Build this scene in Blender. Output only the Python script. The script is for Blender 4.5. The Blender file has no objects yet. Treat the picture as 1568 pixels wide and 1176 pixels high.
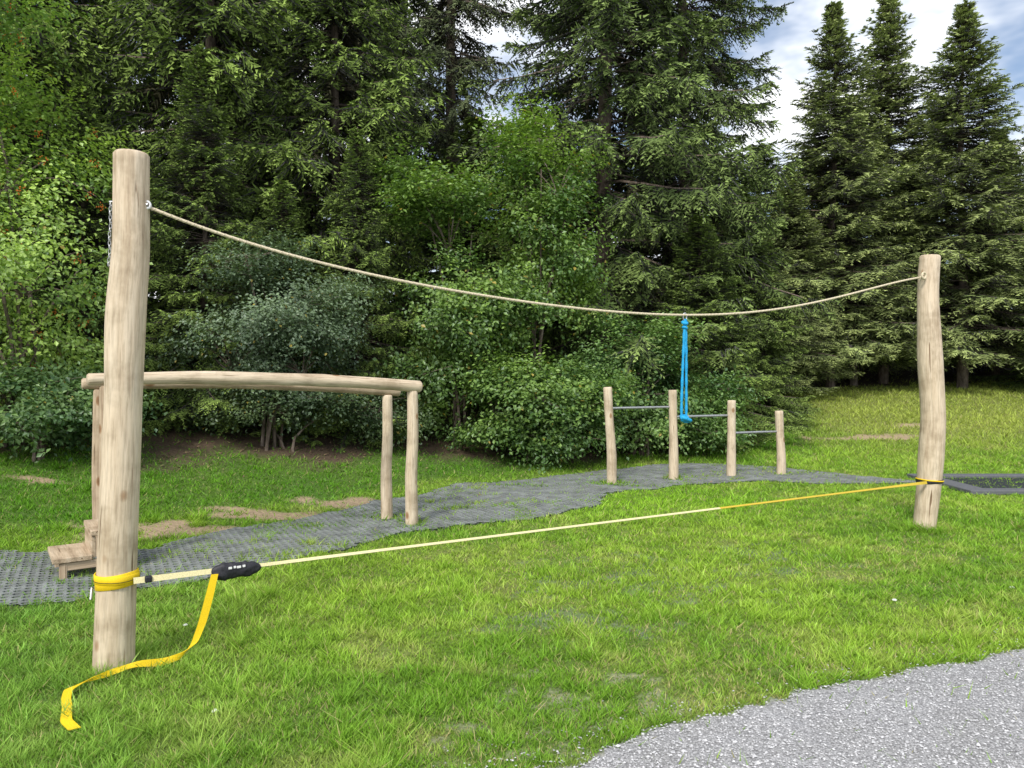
import bpy, math
import numpy as np
from mathutils import Vector
rng = np.random.default_rng(11)
D = bpy.data
scene = bpy.context.scene
COL = scene.collection

# ------------------------------------------------------------------ helpers
def vnoise(x, y, s=0.0):
    x = np.asarray(x, float); y = np.asarray(y, float)
    xi = np.floor(x); yi = np.floor(y); fx = x-xi; fy = y-yi
    fx = fx*fx*(3-2*fx); fy = fy*fy*(3-2*fy)
    def h(a, b):
        v = np.sin(a*127.1+b*311.7+s*74.7)*43758.5453
        return v-np.floor(v)
    return (h(xi,yi)*(1-fx)+h(xi+1,yi)*fx)*(1-fy)+(h(xi,yi+1)*(1-fx)+h(xi+1,yi+1)*fx)*fy
def fbm(x, y, s=0.0, o=4):
    r = 0; a = .5; t = 0
    for i in range(o):
        r = r+a*vnoise(x*2**i, y*2**i, s+i*3.1); t += a; a *= .5
    return r/t
def sstep(a, b, x):
    t = np.clip((x-a)/(b-a), 0, 1); return t*t*(3-2*t)

def mk(name, V, F, mats, col=None, midx=None, smooth=False, lc=None, parent=None, link=True):
    V = np.asarray(V, np.float32).reshape(-1, 3); F = np.asarray(F, np.int32)
    k = F.shape[1]; me = D.meshes.new(name)
    me.vertices.add(len(V)); me.vertices.foreach_set('co', V.ravel())
    me.loops.add(F.size); me.loops.foreach_set('vertex_index', F.ravel())
    me.polygons.add(len(F))
    me.polygons.foreach_set('loop_start', np.arange(0, F.size, k, dtype=np.int32))
    me.polygons.foreach_set('loop_total', np.full(len(F), k, np.int32))
    for m in mats: me.materials.append(m)
    if midx is not None: me.polygons.foreach_set('material_index', np.asarray(midx, np.int32))
    me.polygons.foreach_set('use_smooth', np.full(len(F), bool(smooth)))
    me.update(calc_edges=True)
    if col is not None:
        c = np.ones((len(V), 4), np.float32); c[:, :3] = col
        a = me.attributes.new('tint', 'FLOAT_COLOR', 'POINT'); a.data.foreach_set('color', c.ravel())
    if lc is not None:
        a = me.attributes.new('lc', 'FLOAT_VECTOR', 'POINT'); a.data.foreach_set('vector', np.asarray(lc, np.float32).ravel())
    if not link: return me
    ob = D.objects.new(name, me); COL.objects.link(ob)
    if parent: ob.parent = parent
    return ob
def empty(name):
    e = D.objects.new(name, None); COL.objects.link(e); e.empty_display_size = .2; return e

# ------------------------------------------------------------------ materials
def newmat(name):
    m = D.materials.new(name); m.use_nodes = True
    nt = m.node_tree; b = nt.nodes['Principled BSDF']; b.inputs['Specular IOR Level'].default_value = .3
    return m, nt, b
def N(nt, t, **kw):
    n = nt.nodes.new(t)
    for k, v in kw.items(): setattr(n, k, v)
    return n
def ramp(nt, fac, stops):
    r = N(nt, 'ShaderNodeValToRGB'); e = r.color_ramp.elements
    while len(e) < len(stops): e.new(.5)
    for i, (p, c) in enumerate(stops):
        e[i].position = p; e[i].color = (c[0], c[1], c[2], 1)
    nt.links.new(fac, r.inputs[0]); return r.outputs[0]
def noise(nt, vec, scale, det=4, rough=.55):
    n = N(nt, 'ShaderNodeTexNoise'); n.inputs['Scale'].default_value = scale
    n.inputs['Detail'].default_value = det; n.inputs['Roughness'].default_value = rough
    if vec is not None: nt.links.new(vec, n.inputs['Vector'])
    return n.outputs['Fac']
def mix(nt, f, a, b, mode='MIX'):
    n = N(nt, 'ShaderNodeMix', data_type='RGBA', blend_type=mode)
    for s, v in ((n.inputs[0], f), (n.inputs[6], a), (n.inputs[7], b)):
        if hasattr(v, 'is_linked'): nt.links.new(v, s)
        elif isinstance(v, (int, float)): s.default_value = v
        else: s.default_value = (v[0], v[1], v[2], 1)
    return n.outputs[2]
def bump(nt, b, h, strength, dist):
    n = N(nt, 'ShaderNodeBump'); n.inputs['Strength'].default_value = strength
    n.inputs['Distance'].default_value = dist
    nt.links.new(h, n.inputs['Height']); nt.links.new(n.outputs[0], b.inputs['Normal'])

def leafmat(name, trans=.3, gloss=.06):
    m, nt, b = newmat(name); nt.nodes.remove(b)
    a = N(nt, 'ShaderNodeAttribute', attribute_name='tint')
    d = N(nt, 'ShaderNodeBsdfDiffuse'); nt.links.new(a.outputs['Color'], d.inputs['Color']); out = d.outputs[0]
    if trans:
        t = N(nt, 'ShaderNodeBsdfTranslucent')
        c = mix(nt, 1.0, a.outputs['Color'], (1.15, 1.25, .55), 'MULTIPLY')
        nt.links.new(c, t.inputs['Color'])
        ms = N(nt, 'ShaderNodeMixShader'); ms.inputs[0].default_value = trans
        nt.links.new(out, ms.inputs[1]); nt.links.new(t.outputs[0], ms.inputs[2]); out = ms.outputs[0]
    if gloss:
        gl = N(nt, 'ShaderNodeBsdfGlossy'); gl.inputs['Roughness'].default_value = .5; gl.inputs['Color'].default_value = (.8, .85, .9, 1)
        ms = N(nt, 'ShaderNodeMixShader'); ms.inputs[0].default_value = gloss
        nt.links.new(out, ms.inputs[1]); nt.links.new(gl.outputs[0], ms.inputs[2]); out = ms.outputs[0]
    nt.links.new(out, nt.nodes['Material Output'].inputs['Surface'])
    return m
M_leaf = leafmat('leaf_material', .32, .05)
M_needle = leafmat('needle_material', 0, .0)
M_grass = leafmat('grass_material', .28, .0)

def barkmat():
    m, nt, b = newmat('bark_material')
    tc = N(nt, 'ShaderNodeTexCoord'); mp = N(nt, 'ShaderNodeMapping'); mp.inputs['Scale'].default_value = (1, 1, .35)
    nt.links.new(tc.outputs['Object'], mp.inputs[0])
    n = noise(nt, mp.outputs[0], 14, 4, .7)
    nt.links.new(ramp(nt, n, [(.3, (.05, .038, .028)), (.55, (.16, .125, .10)), (.75, (.26, .22, .19))]), b.inputs['Base Color'])
    b.inputs['Roughness'].default_value = .9; return m
M_bark = barkmat()

def woodmat(name, base, dark, pale):
    m, nt, b = newmat(name)
    a = N(nt, 'ShaderNodeAttribute', attribute_name='lc')
    mp = N(nt, 'ShaderNodeMapping'); mp.inputs['Scale'].default_value = (1, 1, .07)
    nt.links.new(a.outputs['Vector'], mp.inputs[0])
    n1 = noise(nt, mp.outputs[0], 22, 5, .6)
    n2 = noise(nt, mp.outputs[0], 90, 4, .6)
    n3 = noise(nt, a.outputs['Vector'], 5, 4, .6)
    c = ramp(nt, n1, [(.28, dark), (.5, base), (.75, pale)])
    c = mix(nt, .55, c, ramp(nt, n2, [(.3, (.45, .42, .38)), (.55, (1, 1, 1))]), 'MULTIPLY')
    c = mix(nt, .85, c, ramp(nt, n3, [(.32, (.68, .64, .58)), (.5, (1, .98, .95)), (.7, (1.1, 1.08, 1.05))]), 'MULTIPLY')
    mp2 = N(nt, 'ShaderNodeMapping'); mp2.inputs['Scale'].default_value = (1, 1, .035)
    nt.links.new(a.outputs['Vector'], mp2.inputs[0])
    n4 = noise(nt, mp2.outputs[0], 34, 2, .5)
    crack = ramp(nt, n4, [(0.0, (0, 0, 0)), (.285, (0, 0, 0)), (.31, (1, 1, 1))])
    c = mix(nt, 1.0, c, mix(nt, crack, (.34, .27, .21), (1, 1, 1)), 'MULTIPLY')
    mp3 = N(nt, 'ShaderNodeMapping'); mp3.inputs['Scale'].default_value = (1, 1, .55)
    nt.links.new(a.outputs['Vector'], mp3.inputs[0])
    v = N(nt, 'ShaderNodeTexVoronoi'); v.inputs['Scale'].default_value = 5.6
    nt.links.new(mp3.outputs[0], v.inputs['Vector'])
    k = ramp(nt, v.outputs['Distance'], [(.0, (.30, .17, .09)), (.09, (.55, .38, .25)), (.15, (1, 1, 1))])
    c = mix(nt, .9, c, k, 'MULTIPLY')
    nt.links.new(c, b.inputs['Base Color']); b.inputs['Roughness'].default_value = .75
    ad = N(nt, 'ShaderNodeMath', operation='ADD'); nt.links.new(n2, ad.inputs[0]); nt.links.new(crack, ad.inputs[1])
    bump(nt, b, ad.outputs[0], .5, .006)
    return m
M_wood = woodmat('debarked_wood', (.58, .485, .365), (.46, .365, .26), (.65, .565, .45))
M_wood2 = woodmat('weathered_wood', (.46, .365, .26), (.30, .225, .155), (.56, .47, .36))

def simple(name, c, rough=.6, metal=0, nscale=60, var=.25, spec=.3, bmp=True):
    m, nt, b = newmat(name)
    tc = N(nt, 'ShaderNodeTexCoord'); n = noise(nt, tc.outputs['Object'], nscale, 3, .6)
    lo = tuple(x*(1-var) for x in c); hi = tuple(min(1, x*(1+var)) for x in c)
    nt.links.new(ramp(nt, n, [(.3, lo), (.7, hi)]), b.inputs['Base Color'])
    b.inputs['Roughness'].default_value = rough; b.inputs['Metallic'].default_value = metal
    b.inputs['Specular IOR Level'].default_value = spec
    if bmp: bump(nt, b, n, .3, .002)
    return m
M_rope = simple('hemp_rope', (.56, .49, .35), .85, 0, 130, .3)
M_web = simple('pale_webbing', (.64, .58, .33), .8, 0, 200, .2)
M_webdark = simple('ochre_webbing', (.52, .38, .04), .8, 0, 200, .2)
M_yel = simple('yellow_webbing', (.76, .52, .012), .65, 0, 180, .12)
M_blk = simple('black_nylon', (.022, .022, .028), .55, 0, 120, .4)
M_white = simple('white_print', (.7, .7, .7), .6, 0, 90, .1)
M_steel = simple('galvanised_steel', (.42, .43, .44), .38, .8, 40, .2)
M_blue = simple('blue_sling', (.015, .30, .58), .6, 0, 150, .35)
M_mat = simple('rubber_mat', (.20, .215, .21), .8, 0, 5, .35, .2, False)
M_frame = simple('grey_rubber_frame', (.11, .115, .125), .8, 0, 30, .15)
M_tramp = simple('trampoline_fabric', (.02, .023, .03), .7, 0, 60, .2)

def stonemat():
    m, nt, b = newmat('gravel_stones')
    a = N(nt, 'ShaderNodeAttribute', attribute_name='tint')
    nt.links.new(a.outputs['Color'], b.inputs['Base Color']); b.inputs['Roughness'].default_value = .85; return m
M_stone = stonemat()
def gravelmat():
    m, nt, b = newmat('gravel_surface')
    tc = N(nt, 'ShaderNodeTexCoord')
    v = N(nt, 'ShaderNodeTexVoronoi'); v.inputs['Scale'].default_value = 130; nt.links.new(tc.outputs['Object'], v.inputs['Vector'])
    n = noise(nt, tc.outputs['Object'], 2.2, 4, .6)
    c = ramp(nt, v.outputs['Color'], [(0, (.20, .20, .207)), (.5, (.38, .38, .388)), (1, (.57, .57, .58))])
    c = mix(nt, .7, c, ramp(nt, v.outputs['Distance'], [(.2, (1, 1, 1)), (.75, (.4, .4, .4))]), 'MULTIPLY')
    c = mix(nt, .7, c, ramp(nt, n, [(.3, (.80, .79, .77)), (.7, (1.05, 1.05, 1.07))]), 'MULTIPLY')
    nt.links.new(c, b.inputs['Base Color']); b.inputs['Roughness'].default_value = .9
    return m
M_gravel = gravelmat()
def groundmat():
    m, nt, b = newmat('lawn_ground')
    a = N(nt, 'ShaderNodeAttribute', attribute_name='tint')
    tc = N(nt, 'ShaderNodeTexCoord')
    n = noise(nt, tc.outputs['Object'], 30, 5, .75)
    c = mix(nt, 1.0, a.outputs['Color'], ramp(nt, n, [(.3, (.5, .5, .5)), (.7, (1.35, 1.35, 1.3))]), 'MULTIPLY')
    nt.links.new(c, b.inputs['Base Color']); b.inputs['Roughness'].default_value = .95
    bump(nt, b, n, .8, .03); return m
M_ground = groundmat()

# ------------------------------------------------------------------ terrain
def g(x, y):
    x = np.asarray(x, float); y = np.asarray(y, float)
    y0 = np.interp(x, [-30, -10, -4.3, -1.8, 0, 3, 6, 30], [-3, 2.5, 7.1, 9.5, 11.3, 12.6, 13, 13])
    s = np.interp(x, [-4, -1, 1, 5, 12, 30], [.17, .17, .13, .095, .125, .14])
    d = y-y0
    r = .5*(d+np.sqrt(d*d+.35))-.01
    h = s*r; h = 5*np.tanh(h/5)
    return h + (fbm(x*.7, y*.7, 5, 3)-.5)*.05*sstep(2, 6, np.hypot(x, y-3)) + (fbm(x*.25, y*.25, 9, 2)-.5)*.3*sstep(11, 20, y)

MATP = np.array([(-7,5.6),(-4.35,6.28),(-3.18,6.39),(-2.81,7.02),(-2.25,7.62),(-1.69,8.53),(-1.17,9.19),(-.74,9.96),(.63,10.87),(2.27,11.9),(3.43,12.3),(4.34,11.8),(5.0,11.0),(5.7,10.45),
 (5.7,10.25),(4.6,10.1),(3.35,10.3),(2.25,9.9),(1.2,9.29),(1.06,8.53),(.11,7.69),(-1.04,7.16),(-1.52,6.51),(-1.89,5.87),(-2.35,5.5),(-2.87,5.0),(-3.4,4.85),(-7,4.1)])
GRP = np.array([(-1.2,2.0),(-.2,2.66),(.22,2.92),(.6,3.16),(1.11,3.44),(1.68,3.68),(2.31,3.93),(2.88,4.16),(4,4.6),(6,5.2),(12,7),(30,11),(30,-6),(-1.2,-6)])
def inpoly(P, x, y):
    x = np.asarray(x); y = np.asarray(y); c = np.zeros(x.shape, bool); j = len(P)-1
    for i in range(len(P)):
        xi, yi = P[i]; xj, yj = P[j]
        if yi != yj:
            c ^= ((yi > y) != (yj > y)) & (x < (xj-xi)*(y-yi)/(yj-yi)+xi)
        j = i
    return c
def jit(x, y, a, f):
    return x+(fbm(x*f, y*f, 21, 3)-.5)*a, y+(fbm(x*f, y*f, 33, 3)-.5)*a
def in_mat(x, y): return inpoly(MATP, *jit(x, y, .25, 2.2))
def in_gravel(x, y): return inpoly(GRP, *jit(x, y, .20, 5))
SOIL = [(-3.45,7.1,.75,.42),(-2.66,7.85,.7,.26),(-1.95,8.5,.6,.28),(-5.3,8.3,.4,.12),(7.2,14.8,1.1,.22),(8.8,15.8,.8,.2)]
DRY = [(.30,3.5,.40,.2),(.1,3.15,.3,.12),(.75,3.45,.3,.10)]
GREY = [(1.0,5.35,.7,.35),(1.4,6.0,.8,.3),(.45,4.7,.5,.3),(2.2,6.3,.5,.25)]
def blob(L, x, y, f, s, k, c=.5):
    n = fbm(x*f, y*f, s, 4); r = np.zeros(np.shape(x))
    for cx, cy, a, b in L:
        d = np.hypot((x-cx)/a, (y-cy)/b); r = np.maximum(r, sstep(1.25, .6, d+(n-c)*k))
    return r
def soil(x, y): return blob(SOIL, x, y, 3.2, 41, 2.2)
def dry(x, y): return blob(DRY, x, y, 14, 47, 6, .40)*.6
def grey(x, y): return blob(GREY, x, y, 9, 49, 5.5, .42)*.6
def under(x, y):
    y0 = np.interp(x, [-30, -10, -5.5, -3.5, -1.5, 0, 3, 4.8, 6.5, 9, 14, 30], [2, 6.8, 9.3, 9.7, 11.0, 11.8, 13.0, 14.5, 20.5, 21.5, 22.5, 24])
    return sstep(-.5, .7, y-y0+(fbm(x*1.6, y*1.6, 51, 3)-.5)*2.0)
def lawn_col(x, y):
    n1 = fbm(x*.55, y*.55, 61, 3); n2 = fbm(x*2.3, y*2.3, 65, 3); n3 = fbm(x*5.5, y*5.5, 67, 3)
    t = sstep(.32, .68, n1*.45+n2*.35+n3*.2)[..., None]
    c = np.array([.18, .34, .038])*(1-t)+np.array([.31, .47, .060])*t
    dd = sstep(.54, .72, n2*.5+n3*.5)[..., None]
    c = c*(1-.4*dd)+np.array([.42, .45, .15])*.4*dd
    lf_shade = (sstep(-.2, -2.2, x+.35*(y-3))*.5*sstep(6.5,5,y))[..., None]  # soft shade over the left foreground, painted into the grass colour
    c = c*(1-lf_shade)+np.array([.14, .29, .07])*lf_shade
    br = np.exp(-((x-1.7)/1.3)**2-((y-8.8)/.9)**2)[..., None]*.6
    c = c*(1-br)+np.array([.30, .54, .035])*br
    far = (sstep(0, 1.0, y-np.interp(x, [-30,-7,-4.35,-2.25,-.74,.63,3.4,5.6,30],[3,6,6.5,8,10.2,11.2,12.6,13.5,60])))[..., None]
    c = c*(1-.75*far)+np.array([.090, .25, .020])*.75*far
    rt = (sstep(4.5, 8, x)*sstep(12, 16, y))[..., None]
    c = c*(1-.8*rt)+np.array([.38, .43, .10])*.8*rt
    return c

ys = np.concatenate([np.arange(-4, 1.5, .3), np.arange(1.5, 13.5, .06), 13.5+np.cumsum(.07*1.055**np.arange(110))])
xp = np.concatenate([np.arange(0, 7.5, .065), 7.5+np.cumsum(.07*1.06**np.arange(100))])
xs = np.concatenate([-xp[:0:-1], xp])
GX, GY = np.meshgrid(xs, ys)
GZ = g(GX, GY)
mt = in_mat(GX, GY); gv = in_gravel(GX, GY); so = soil(GX, GY); dr = dry(GX, GY); un = under(GX, GY); gy_ = grey(GX, GY)
c = lawn_col(GX, GY)*np.array([.6, .6, .65])
c = c*(1-.2)+np.array([.14, .12, .065])*.2
def over(c, m, col):
    m = np.asarray(m, float)[..., None]; return c*(1-m)+np.array(col)*m
c = over(c, dr*.9, (.42, .39, .30)); c = over(c, gy_*.75, (.20, .225, .215)); c = over(c, mt, (.095, .115, .075)); c = over(c, so, (.40, .30, .20))
lit = fbm(GX*4, GY*4, 55, 3)[..., None]
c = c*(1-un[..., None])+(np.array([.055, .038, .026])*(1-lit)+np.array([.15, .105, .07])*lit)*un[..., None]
c = over(c, gv, (.4, .4, .4))
nx, ny = len(xs), len(ys)
I = np.arange(nx*ny).reshape(ny, nx)
F = np.stack([I[:-1, :-1], I[:-1, 1:], I[1:, 1:], I[1:, :-1]], -1).reshape(-1, 4)
V = np.stack([GX, GY, GZ], -1).reshape(-1, 3)
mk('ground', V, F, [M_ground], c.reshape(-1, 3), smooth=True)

gx = np.arange(-1.3, 9, .035); gy = np.arange(.8, 6.8, .035)
A, B = np.meshgrid(gx, gy); ins = in_gravel(A, B)
cell = ins[:-1, :-1] & ins[1:, 1:] & ins[:-1, 1:] & ins[1:, :-1]
I = np.arange(A.size).reshape(A.shape)
F = np.stack([I[:-1, :-1], I[:-1, 1:], I[1:, 1:], I[1:, :-1]], -1)[cell]
u, inv = np.unique(F, return_inverse=True)
Vg = np.stack([A, B, g(A, B)+.006], -1).reshape(-1, 3)[u]
gp = mk('gravel_path', Vg, inv.reshape(-1, 4), [M_gravel], smooth=True)
ns = 75000
t = rng.uniform(-.3, 1.1, ns); yy = np.exp(rng.uniform(np.log(1.9), np.log(6.2), ns)); xx = t*yy
k = in_gravel(xx, yy) | ((rng.random(ns) < .12) & in_gravel(xx+.08, yy-.13)) | ((rng.random(ns) < .03) & in_gravel(xx+.18, yy-.3)); xx, yy = xx[k], yy[k]; ns = len(xx)
octv = np.array([(1,0,0),(0,1,0),(-1,0,0),(0,-1,0),(0,0,1),(0,0,-1)], float)
octf = np.array([(0,1,4),(1,2,4),(2,3,4),(3,0,4),(1,0,5),(2,1,5),(3,2,5),(0,3,5)])
sz = rng.uniform(.003, .0075, ns)*np.where(rng.random(ns) < .02, 1.7, 1)
ang = rng.uniform(0, 6.28, ns); O = octv[None]*rng.uniform(.55, 1.2, (ns, 6, 1))*sz[:, None, None]*np.array([1.2, .95, .7])
ca, sa = np.cos(ang)[:, None], np.sin(ang)[:, None]
X = O[..., 0]*ca-O[..., 1]*sa+xx[:, None]; Y = O[..., 0]*sa+O[..., 1]*ca+yy[:, None]; Z = O[..., 2]+(g(xx, yy)+.007+sz*.3)[:, None]
col = np.repeat((rng.uniform(.22, .60, ns)[:, None]*np.array([1, 1, 1.03]))[:, None], 6, 1).reshape(-1, 3)
mk('stones', np.stack([X, Y, Z], -1), (octf[None, :4]+np.arange(ns)[:, None, None]*6).reshape(-1, 3), [M_stone], col, parent=gp)

# honeycomb rubber mats
p = .075; rows = int(9/(p*.866))
jx, iy = np.meshgrid(np.arange(int(13/p)), np.arange(rows))
cx = -7+jx*p+(iy % 2)*p/2; cy = 4.0+iy*p*.866
cxr, cyr = cx.ravel(), cy.ravel()
k = in_mat(cxr, cyr)
cxr, cyr = cxr[k], cyr[k]; nh = len(cxr)
a6 = np.arange(6)*math.pi/3+math.pi/6
ro, ri = p*.577*.985, p*.577*.66
px = np.stack([cxr[:, None]+ro*np.cos(a6), cxr[:, None]+ri*np.cos(a6)], 1)
py = np.stack([cyr[:, None]+ro*np.sin(a6), cyr[:, None]+ri*np.sin(a6)], 1)
pz = g(px, py)+.016+(fbm(px*1.5, py*1.5, 71, 3)-.5)*.03
Vt = np.stack([px, py, pz], -1)
Vb = Vt[:, 1:2].copy(); Vb[..., 2] -= .018
Vh = np.concatenate([Vt, Vb], 1)
f = []
for i in range(6):
    j = (i+1) % 6; f.append((i, j, 6+j, 6+i)); f.append((6+i, 6+j, 12+j, 12+i))
mk('rubber_mat', Vh, (np.array(f)[None]+np.arange(nh)[:, None, None]*18).reshape(-1, 4), [M_mat])

# ------------------------------------------------------------------ grass
def blades(n, t0, t1, y0, y1):
    t = rng.uniform(t0, t1, n); y = np.exp(rng.uniform(np.log(y0), np.log(y1), n)); return t*y, y
bx, by = blades(850000, -.92, .92, 2.1, 28)
tx, ty = [], []
for (qx, qy, r, n) in [(-2.08,3.84,.2,1500),(4.09,7.31,.2,900),(-1.01,7.46,.13,600),(-1.33,7.79,.13,400),(1.365,10.1,.12,300),(2.29,10.5,.12,300),(3.21,10.9,.12,300),(4.05,11.1,.12,300)]:
    aa = rng.uniform(0, 6.28, n); rr = .09+np.abs(rng.normal(0, r*.5, n)); tx.append(qx+rr*np.cos(aa)); ty.append(qy+rr*np.sin(aa))
for _ in range(260):
    tq = rng.uniform(-.9, .9); yq = math.exp(rng.uniform(math.log(2.5), math.log(9))); n = int(rng.integers(40, 130)); r = rng.uniform(.02, .07)
    tx.append(tq*yq+rng.normal(0, r, n)); ty.append(yq+rng.normal(0, r, n))
nt0 = len(bx); bx = np.concatenate([bx]+tx); by = np.concatenate([by]+ty)
tuft = np.arange(len(bx)) >= nt0
mt = in_mat(bx, by); so = soil(bx, by); dr = dry(bx, by); un = under(bx, by); gv = in_gravel(bx, by); gy_ = grey(bx, by)
worn = sstep(.50, .68, fbm(bx*2.6+3, by*3.4, 88, 4))*sstep(9, 5.5, by)*sstep(-2.5, .0, bx)
q = np.ones(len(bx)); q[mt] = .20+.5*(fbm(bx[mt]*2.5, by[mt]*2.5, 91, 3) > .60); q *= (1-.93*so)*(1-.8*dr)*(1-.94*un)*(1-.35*worn)*(1-.5*gy_); q[gv] = .006
k = (rng.random(len(bx)) < q) | (tuft & ~gv & ~mt)
bx, by, tuft, mt, dr, worn = bx[k], by[k], tuft[k], mt[k], dr[k], worn[k]; n = len(bx)
dist = np.maximum(by, 2.5)
clump = fbm(bx*11, by*11, 95, 3); lowf = fbm(bx*.8, by*.8, 97, 2)
h = rng.uniform(.5, 1.25, n)*(.014+.036*sstep(.3, .75, clump)+.012*lowf)
h *= np.where(tuft, 1.9, 1)*np.where(mt, .75, 1)*(1-.35*dr)*(1-.3*worn)
h *= 1+.9*sstep(11, 14, by)
w = rng.uniform(.0018, .0038, n)*(dist/3)**.75
a = rng.uniform(0, 6.28, n); la = rng.uniform(0, 6.28, n); ln = rng.uniform(.2, 1.6, n)*h
bz = g(bx, by)-.002+np.where(mt, .006, 0)
dx, dy = np.cos(a)*w, np.sin(a)*w
V = np.empty((n, 3, 3), np.float32)
V[:, 0] = np.stack([bx-dx, by-dy, bz], -1); V[:, 1] = np.stack([bx+dx, by+dy, bz], -1)
V[:, 2] = np.stack([bx+np.cos(la)*ln, by+np.sin(la)*ln, bz+h], -1)
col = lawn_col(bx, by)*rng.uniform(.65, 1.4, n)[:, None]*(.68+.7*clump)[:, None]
pale = rng.random(n) < .10; col[pale] = col[pale]*1.05+np.array([.06, .09, .05])
ye = (rng.random(n) < .05+.25*dr+.20*worn); col[ye] = np.array([.48, .44, .20])*rng.uniform(.7, 1.2, ye.sum())[:, None]
col[mt] *= .85
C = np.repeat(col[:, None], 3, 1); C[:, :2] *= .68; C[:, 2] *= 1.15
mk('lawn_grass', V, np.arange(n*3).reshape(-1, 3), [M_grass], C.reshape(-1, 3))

n = 16000; t = rng.uniform(-1, .35, n); y = rng.uniform(8.5, 16, n); x = t*y
k = rng.random(n) < under(x, y)*.9+.02; x, y = x[k], y[k]; n = len(x)
s = rng.uniform(.02, .055, n); a = rng.uniform(0, 6.28, n); z = g(x, y)+.012
P0 = np.stack([x, y, z], -1); d1 = np.stack([np.cos(a), np.sin(a), rng.uniform(-.1, .6, n)], -1)*s[:, None]; d2 = np.stack([-np.sin(a), np.cos(a), rng.uniform(-.1, .6, n)], -1)*s[:, None]*.5
C = np.array([.20, .14, .09])*rng.uniform(.3, 1.5, n)[:, None]; gn = rng.random(n) < .25; C[gn] = np.array([.10, .20, .04])
mk('leaf_litter', np.stack([P0, P0+d1, P0+d2], 1), np.arange(n*3).reshape(-1, 3), [M_needle], np.repeat(C, 3, 0))

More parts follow.
